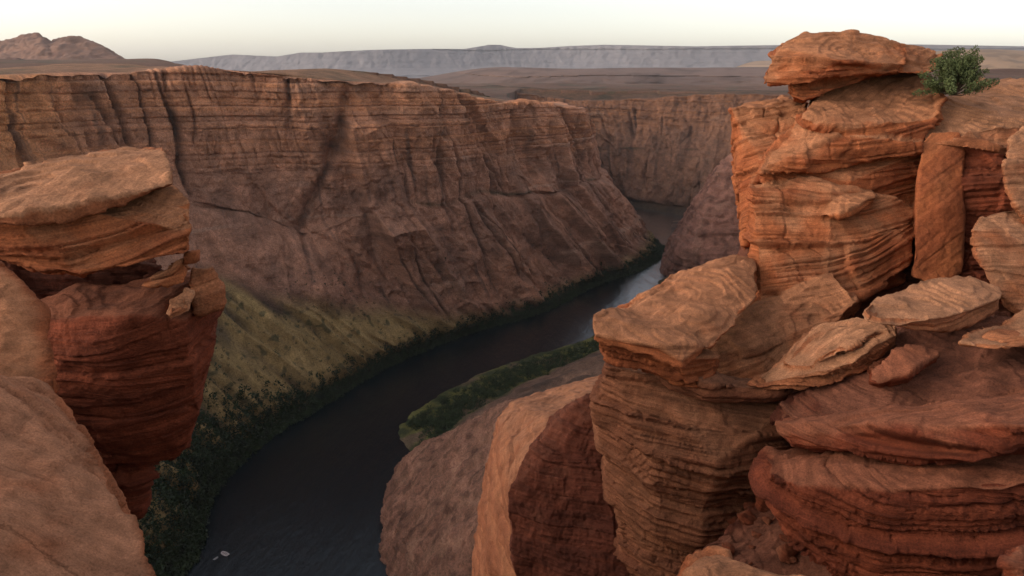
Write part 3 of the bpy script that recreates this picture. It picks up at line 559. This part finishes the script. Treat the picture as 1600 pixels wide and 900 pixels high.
rock('layered_rock', [[(1198, 738, 8), (1206, 718, 8.2), (1330, 704, 8.1), (1500, 705, 7.7), (2150, 680, 7.5), (2150, 990, 6.9), (1500, 990, 6.9), (1340, 990, 7.1), (1280, 880, 7.5), (1214, 785, 7.9), (1250, 760, 7.6), (1400, 770, 7.1), (1560, 760, 6.8), (1420, 740, 7.3)]],
     'dark red finely layered bulge filling the bottom right corner', pal='red', seed=39, dip=(5, 4), push=1.5, strata=2.0, tf=0.05, blocks=0.3, voxel=0.025, sc=0.75, tc=0.2, terr=0.7)
rock('boulder', [[(1574, 882, 5), (1590, 855, 5.2), (1612, 845, 5.2), (1660, 860, 5.2), (1660, 950, 4.8), (1582, 906, 4.9)]],
     'small pale knobbly boulder tucked in the bottom right corner', cat='boulder', pal='red', seed=40, push=0.4, voxel=0.02)
rock('boulder', [[(1072, 908, 4.5), (1128, 884, 5), (1180, 889, 5), (1258, 908, 4.5), (1320, 990, 4), (1040, 990, 4)]],
     'pale orange boulder top cut by the bottom edge in front of the gully stones', cat='boulder', pal='orange', seed=41, push=0.5, strata=0.4, voxel=0.02)
gully, GP, GN = rock('gully_floor', [[(1050, 905, 8.4), (1130, 832, 9.6), (1200, 780, 10.0), (1300, 800, 9), (1320, 990, 6.8), (1040, 990, 7.2)]],
     'dark rubble floor of the gully between bulging mass and layered bulge', cat='rock slope', pal='dark', seed=42, push=1.0, rough=1.3, strata=0.2, terr=0.5)

# --- left-hand outcrop
rock('top_slab', [[(-190, 305, 7.5), (0, 283, 7.8), (60, 262, 8.4), (130, 240, 9), (200, 227, 9.3), (258, 225, 9.2), (270, 250, 8.6), (273, 288, 8.1), (200, 312, 7.7), (100, 335, 7.3), (20, 346, 7.1), (-190, 350, 7.1)]],
     'topmost tan slab of the left-hand outcrop with a flat sloping top', cat='slab', pal='tan', seed=51, dip=(-4, 17), push=1.0, voxel=0.02, strata=1.3, blocks=0.08, xb=0.3, tc=0.2, sc=0.7)
rock('overhanging_slab', [[(-190, 354, 7.4), (20, 393, 7.2), (60, 423, 7.2), (125, 434, 7.2), (200, 420, 7.4), (296, 395, 7.7), (305, 360, 7.8), (303, 313, 8.2), (275, 294, 8.5), (150, 325, 7.6), (20, 346, 7.3)]],
     'thick cracked orange slab directly under the topmost slab, overhanging a shadow', cat='slab', pal='orange', seed=52, dip=(1, 11), push=1.0, voxel=0.02, strata=1.3, blocks=0.1, xb=0.4, tc=0.2, sc=0.7)
rock('boulder', [[(225, 430, 7.5), (300, 401, 7.9), (300, 415, 7.9), (285, 438, 7.7), (240, 452, 7.4), (215, 449, 7.4)]],
     'small red wedge stone squeezed under the right end of the cracked slab', cat='boulder', pal='orange', seed=53, push=0.4, voxel=0.02, dip=(14, 0))
rock('boulder', [[(249, 490, 7.4), (258, 470, 7.6), (290, 455, 7.7), (312, 460, 7.7), (302, 485, 7.5), (262, 501, 7.3)]],
     'rounded grey-tan boulder sitting on top of the big undercut block at left', cat='boulder', pal='tan', seed=54, push=0.4, voxel=0.02, strata=0.3)
rock('boulder', [[(303, 417, 8), (328, 420, 8), (343, 455, 8), (342, 482, 7.9), (310, 492, 7.8), (300, 440, 7.9)]],
     'pale pitted stone at the outer right end of the left-hand outcrop', cat='boulder', pal='tan', seed=55, push=0.5, voxel=0.02, strata=0.3)
rock('rock_block', [[(70, 500, 7.6), (60, 470, 8), (120, 445, 8.4), (300, 445, 8.4), (320, 425, 8.6), (342, 445, 8.6), (344, 478, 8.4), (330, 560, 8.1), (311, 640, 7.9), (292, 700, 8.0), (272, 716, 8.0), (165, 730, 7.7), (92, 640, 7.5), (77, 580, 7.4), (200, 492, 7.3), (290, 505, 7.6), (300, 560, 7.6), (270, 690, 7.8)]],
     'big dark red undercut block hanging over the river at left', cat='rock block', pal='red', seed=56, dip=(4, 7), push=1.5, voxel=0.025, strata=0.5, blocks=0.25, sc=0.75, terr=0.6)
rock('rock_pedestal', [[(150, 700, 8.4), (222, 700, 8.5), (212, 800, 8.3), (150, 790, 8.2)]],
     'thin rock pedestal under the big undercut block', pal='red', seed=57, push=0.8)
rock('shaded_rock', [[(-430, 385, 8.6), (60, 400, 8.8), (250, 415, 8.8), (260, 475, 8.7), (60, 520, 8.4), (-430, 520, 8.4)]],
     'recessed rock with painted-in shade in the gap below the cracked slab at left', pal='dark', seed=58, push=1.0)  # dark palette stands in for the shadow under the overhang
rock('rock_slope', [[(-430, 620, 3.6), (-20, 590, 3.9), (68, 608, 4.2), (140, 697, 3.75), (194, 776, 3.4), (218, 845, 3.15), (238, 914, 2.9), (254, 990, 2.7), (-430, 990, 1.9), (-430, 700, 2.8)]],
     'pale pinkish orange rock slope in the near bottom left corner', cat='rock slope', pal='rose', seed=59, push=0.5, voxel=0.016, strata=0.9, blocks=0.9, rough=1.2, mat=M_CLOSE, dip=(-30, 20), tf=0.03, tc=0.15, sc=0.4, terr=0.3, smooth=2)
rock('rock_shoulder', [[(-250, 395, 5.3), (-8, 412, 5.1), (26, 452, 4.9), (58, 490, 4.8), (50, 540, 4.5), (62, 604, 4.25), (-20, 640, 3.9), (-430, 620, 3.9)]],
     'bright orange rock shoulder at the left edge above the pale near slope', pal='orange', seed=60, push=0.6, voxel=0.018, strata=0.8, blocks=0.9, rough=1.3, dip=(-20, 0), mat=M_CLOSE, tf=0.03, sc=0.5, terr=0.4, smooth=2)

rock('rim_rock', [[(-430, 600, 5.6), (-160, 560, 7.6), (-80, 600, 8.2), (-60, 690, 7.6), (-60, 1000, 4.5), (-900, 1000, 2.2), (-900, 620, 6)]],
     'dark rim rock carrying the slabs of the left-hand outcrop at the left edge', pal='dark', seed=61, push=3, voxel=0.06)

# --- loose stones in the gully
rng = random.Random(4)
def stone_mesh(k):
    bm = bmesh.new()
    for _ in range(16):
        v = Vector((rng.gauss(0, 1), rng.gauss(0, 1), rng.gauss(0, 1))).normalized(); bm.verts.new((v.x, v.y * rng.uniform(0.6, 0.9), v.z * 0.55))
    bmesh.ops.convex_hull(bm, input=list(bm.verts))
    m, p, n = remesh(bm, 0.11, 1)
    p = p + n * (0.10 * fbm(p, 200 + k, 1.5, 3))[:, None]
    m.vertices.foreach_set('co', p.astype(np.float32).ravel()); m.materials.clear(); m.materials.append(M_NEAR)
    c = mixc(PAL['red'][0], PAL['red'][2], ss(-0.5, 0.5, gn(p, 210 + k, 1.0))); set_attr(m, c, p * 0.3); m.name = 'stone'; return m
stones = [stone_mesh(k) for k in range(5)]
cand = [i for i in range(0, len(GP), 7) if GN[i][2] > 0.15]
rng.shuffle(cand)
for k, i in enumerate(cand[:70]):
    o = link('stone', stones[k % 5], 'loose angular red stone lying in the dark gully beside the layered bulge', 'stone', 'loose stones in the gully')
    s = 0.05 + 0.20 * rng.random() ** 2.2
    o.location = GP[i] + GN[i] * s * 0.3; o.rotation_euler = (rng.uniform(-.5, .5), rng.uniform(-.5, .5), rng.uniform(0, 6.3)); o.scale = (s, s, s)

# ------------------------------------------------------------------ river
def river_mat():
    m = bpy.data.materials.new('river_water'); m.use_nodes = True; t = m.node_tree; L = t.links.new
    t.nodes.remove(t.nodes['Principled BSDF'])
    co = nd(t, 'ShaderNodeTexCoord'); mp = nd(t, 'ShaderNodeMapping'); mp.inputs['Rotation'].default_value = (0, 0, 0.6); mp.inputs['Scale'].default_value = (1, 0.35, 1)
    n = nd(t, 'ShaderNodeTexNoise', Scale=0.12, Detail=8.0, Roughness=0.65); n2 = nd(t, 'ShaderNodeTexNoise', Scale=0.02, Detail=2.0)
    L(co.outputs['Object'], mp.inputs[0]); L(mp.outputs[0], n.inputs['Vector']); L(mp.outputs[0], n2.inputs['Vector'])
    mu = nd(t, 'ShaderNodeMath', operation='MULTIPLY'); L(n.outputs['Fac'], mu.inputs[0]); L(n2.outputs['Fac'], mu.inputs[1])
    bp = nd(t, 'ShaderNodeBump', Strength=0.6, Distance=3.2); L(mu.outputs[0], bp.inputs['Height'])
    fr = nd(t, 'ShaderNodeFresnel', IOR=1.33); L(bp.outputs[0], fr.inputs['Normal'])
    mr = nd(t, 'ShaderNodeMapRange'); L(fr.outputs[0], mr.inputs['Value'])
    for k, v in (('From Min', 0.02), ('From Max', 0.30), ('To Min', 0.0), ('To Max', 1.0)): mr.inputs[k].default_value = v
    pw = nd(t, 'ShaderNodeMath', operation='POWER'); pw.inputs[1].default_value = 1.4; L(mr.outputs[0], pw.inputs[0])
    ma = nd(t, 'ShaderNodeMath', operation='MULTIPLY_ADD'); ma.inputs[1].default_value = 0.92; ma.inputs[2].default_value = 0.036; L(pw.outputs[0], ma.inputs[0])
    df = nd(t, 'ShaderNodeBsdfDiffuse'); df.inputs['Color'].default_value = (0.002, 0.006, 0.009, 1)
    gl = nd(t, 'ShaderNodeBsdfGlossy'); gl.inputs['Color'].default_value = (0.92, 0.96, 1, 1); gl.inputs['Roughness'].default_value = 0.17; L(bp.outputs[0], gl.inputs['Normal'])
    mx = nd(t, 'ShaderNodeMixShader'); L(ma.outputs[0], mx.inputs[0]); L(df.outputs[0], mx.inputs[1]); L(gl.outputs[0], mx.inputs[2])
    L(mx.outputs[0], t.nodes['Material Output'].inputs['Surface'])
    return m
M_RIVER = river_mat()
rv = np.array([(-900, -50, WATER), (900, -50, WATER), (900, 1900, WATER), (-900, 1900, WATER)], float)
link('river', mesh_from('river', rv, [[0, 1, 2, 3]], M_RIVER, False), kind='structure')

# ------------------------------------------------------------------ vegetation
M_LEAF = simple_mat('shrub_leaves', (0.030, 0.045, 0.018), 0.8, 0.15, 0.5)
M_BUSH = simple_mat('bush_leaves', (0.085, 0.105, 0.038), 0.75, 3.0, 0.5)
M_TWIG = simple_mat('twigs', (0.12, 0.09, 0.06), 0.9)
def leaf_cloud(centers, radii, per, leaf, seed, flat=0.75):
    """many small leaf faces through each clump's volume"""
    r = np.random.RandomState(seed); n = len(centers) * per
    d = r.normal(size=(n, 3)); d /= np.linalg.norm(d, axis=1, keepdims=True); rad = np.cbrt(r.uniform(0.25, 1.0, n))[:, None]
    lump = 1 + 0.25 * np.sin(d[:, :1] * 5 + r.uniform(0, 6, (n, 1)) * 0.3) 
    R = np.repeat(radii, per)[:, None]; c = np.repeat(centers, per, 0) + d * rad * lump * R * (1, 1, flat)
    a = r.normal(size=(n, 3)); a /= np.linalg.norm(a, axis=1, keepdims=True); b = np.cross(a, r.normal(size=(n, 3))); b /= np.linalg.norm(b, axis=1, keepdims=True)
    s = (leaf * np.repeat(radii, per) * r.uniform(0.5, 1.3, n))[:, None]
    v = np.stack([c - a * s, c + b * s * 0.6, c + a * s, c - b * s * 0.6], 1).reshape(-1, 3)
    return v, np.arange(n * 4).reshape(-1, 4)
rs = np.random.RandomState(8)
cs, rd = [], []
nsw = FW.shape[0]
for k in range(nsw):                                                # band along the far waterline
    y = FW[k, 0, 1]; x = FW[k, 0, 0]
    if x < -420 or y > 1150: continue
    wide = 1.0 + 1.6 * ss(560, 400, y) 
    for _ in range(rs.poisson(4.5 * wide)):
        j = int(min(abs(rs.normal(0, 13 * wide)), 80)); 
        q = FW[k, j]
        if q[2] < -301.5: q = np.array((q[0], q[1], -300.0))
        cs.append(q + (rs.uniform(-2, 2), rs.uniform(-2, 2), 0.8)); rd.append(rs.uniform(1.4, 3.4) * (1.15 if y < 600 else 1))
    for _ in range(rs.poisson(1.1 if y < 760 else 0.2)):            # scattered over the talus
        j = int(rs.uniform(10, 140)); q = FW[k, j]; cs.append(q + (0, 0, 0.2)); rd.append(rs.uniform(0.6, 1.7))
v, f = leaf_cloud(np.array(cs), np.array(rd), 34, 0.3, 3)
link('riverside_shrubs', mesh_from('riverside_shrubs', v, f, M_LEAF, False), kind='stuff')
cs, rd = [], []
tan = np.gradient(FI, axis=0); nr = np.stack([tan[:, 1], -tan[:, 0], 0 * tan[:, 0]], 1); nr /= np.linalg.norm(nr, axis=1, keepdims=True)
for k in range(len(FI)):
    if not 440 < FI[k, 1] < 960: continue
    for _ in range(rs.poisson(6.5)):
        t = rs.triangular(14, 42, 64); cs.append(FI[k] + nr[k] * t + (rs.uniform(-3, 3), 0, 6.4 + 1.0 * (t > 25))); rd.append(rs.uniform(1.3, 3.0))
v, f = leaf_cloud(np.array(cs), np.array(rd), 46, 0.26, 4)
link('bank_thicket', mesh_from('bank_thicket', v, f, M_LEAF, False), kind='stuff')

# bush on the terrace
def bush():
    base = P(1490, 148, 15.6)
    e = bpy.data.objects.new('bush', None); C.objects.link(e); e.location = base
    e['label'] = 'round green desert bush growing on top of the right-hand rocks'; e['category'] = 'bush'
    r = np.random.RandomState(5); tips = []; bm = bmesh.new()
    for k in range(60):
        a = r.uniform(0, 6.283); el = r.uniform(0.12, 1.35); L = r.uniform(0.62, 0.86) * (1.0 if el < 0.9 else 0.95)
        d = np.array((math.cos(a) * math.cos(el), math.sin(a) * math.cos(el) * 0.8, math.sin(el))); p0 = np.zeros(3); pts = [p0]; d = d * (0.86, 0.9, 1.2)
        for s in range(5): pts.append(pts[-1] + (d + r.normal(0, 0.18, 3)) * L / 5)
        for s in range(5):
            A, B = Vector(pts[s]), Vector(pts[s + 1]); w0, w1 = 0.016 * (1 - s / 6), 0.016 * (1 - (s + 1) / 6)
            z = (B - A).normalized(); xx = z.orthogonal().normalized(); yy = z.cross(xx)
            ra = [bm.verts.new(A + (xx * math.cos(t) + yy * math.sin(t)) * w0) for t in (0, 2.1, 4.2)]; rb = [bm.verts.new(B + (xx * math.cos(t) + yy * math.sin(t)) * w1) for t in (0, 2.1, 4.2)]
            for t in range(3): bm.faces.new((ra[t], ra[(t + 1) % 3], rb[(t + 1) % 3], rb[t]))
        tips += [(pts[3], 0.10), (pts[4], 0.11), (pts[5], 0.10)]
    me = bpy.data.meshes.new('stem'); bm.to_mesh(me); bm.free(); me.materials.append(M_TWIG); link('stem', me, parent=e)
    v, f = leaf_cloud(np.array([t[0] for t in tips]), np.array([t[1] for t in tips]), 110, 0.2, 6)
    link('foliage', mesh_from('foliage', v, f, M_BUSH, False), parent=e)
bush()

# ------------------------------------------------------------------ boats far below
def raft(px, py, length, heading, hullc, label):
    q = Pz(px, py, WATER); e = bpy.data.objects.new('raft', None); C.objects.link(e); e.location = q; e.rotation_euler = (0, 0, heading)
    e['label'] = label; e['category'] = 'raft'
    L, Wd, R = length / 2, length * 0.2, length * 0.075
    def tube(name, pts, r, mat, closed=False):
        bm = bmesh.new(); n = len(pts); rings = []
        for i in range(n):
            a = pts[(i - 1) % n] if closed or i else pts[0]; b = pts[(i + 1) % n] if closed or i < n - 1 else pts[-1]
            z = (b - a).normalized(); x = z.cross(Vector((0, 0, 1))).normalized(); y = x.cross(z)
            rings.append([bm.verts.new(pts[i] + (x * math.cos(t * math.pi / 5) + y * math.sin(t * math.pi / 5)) * r) for t in range(10)])
        for i in range(n if closed else n - 1):
            A, B = rings[i], rings[(i + 1) % n]
            for t in range(10): bm.faces.new((A[t], A[(t + 1) % 10], B[(t + 1) % 10], B[t]))
        if not closed: bm.faces.new(rings[0][::-1]); bm.faces.new(rings[-1])
        me = bpy.data.meshes.new(name); bm.to_mesh(me); bm.free(); me.materials.append(mat); link(name, me, parent=e)
    ring = [Vector((L * math.copysign(abs(math.cos(t)) ** 0.6, math.cos(t)), Wd * math.copysign(abs(math.sin(t)) ** 0.7, math.sin(t)), R * 0.7 + R * 0.9 * abs(math.cos(t)) ** 6)) for t in np.linspace(0, 2 * math.pi, 28, endpoint=False)]
    tube('hull_tube', ring, R, simple_mat('raft_rubber', hullc, 0.45), True)
    for x in (-0.45, 0.05, 0.5):
        tube('thwart', [Vector((x * L, -Wd * 0.8, R * 1.1)), Vector((x * L, 0, R * 1.15)), Vector((x * L, Wd * 0.8, R * 1.1))], R * 0.8, simple_mat('raft_seat', (0.4, 0.37, 0.36), 0.5))
    bm = bmesh.new(); vs = [bm.verts.new((v.x * 0.95, v.y * 0.95, R * 0.35)) for v in ring]; bm.faces.new(vs)
    me = bpy.data.meshes.new('raft_floor'); bm.to_mesh(me); bm.free(); me.materials.append(simple_mat('raft_floor', (0.25, 0.03, 0.04), 0.6)); link('raft_floor', me, parent=e)
raft(352, 866, 5.6, -0.5, (0.42, 0.36, 0.36), 'pale raft with a dark red inside, right one of two on the dark river')
raft(337, 873, 3.0, 1.0, (0.22, 0.23, 0.23), 'smaller grey raft near the shrubs, left of the pale raft')

# ------------------------------------------------------------------ haze
def haze():
    bm = bmesh.new(); bmesh.ops.create_cube(bm, size=1); me = bpy.data.meshes.new('haze'); bm.to_mesh(me); bm.free()
    m = bpy.data.materials.new('haze'); m.use_nodes = True; t = m.node_tree; t.nodes.remove(t.nodes['Principled BSDF'])
    v = t.nodes.new('ShaderNodeVolumePrincipled'); v.inputs['Density'].default_value = 1.9e-5; v.inputs['Color'].default_value = (0.86, 0.92, 1.0, 1); v.inputs['Anisotropy'].default_value = 0.0
    t.links.new(v.outputs[0], t.nodes['Material Output'].inputs['Volume']); me.materials.append(m)
    o = link('haze', me, kind='stuff'); o.scale = (32000, 32000, 682); o.location = (0, 0, -342 + 341)
haze()
print('verts', sum(len(o.data.vertices) for o in scene.objects if o.type == 'MESH'))
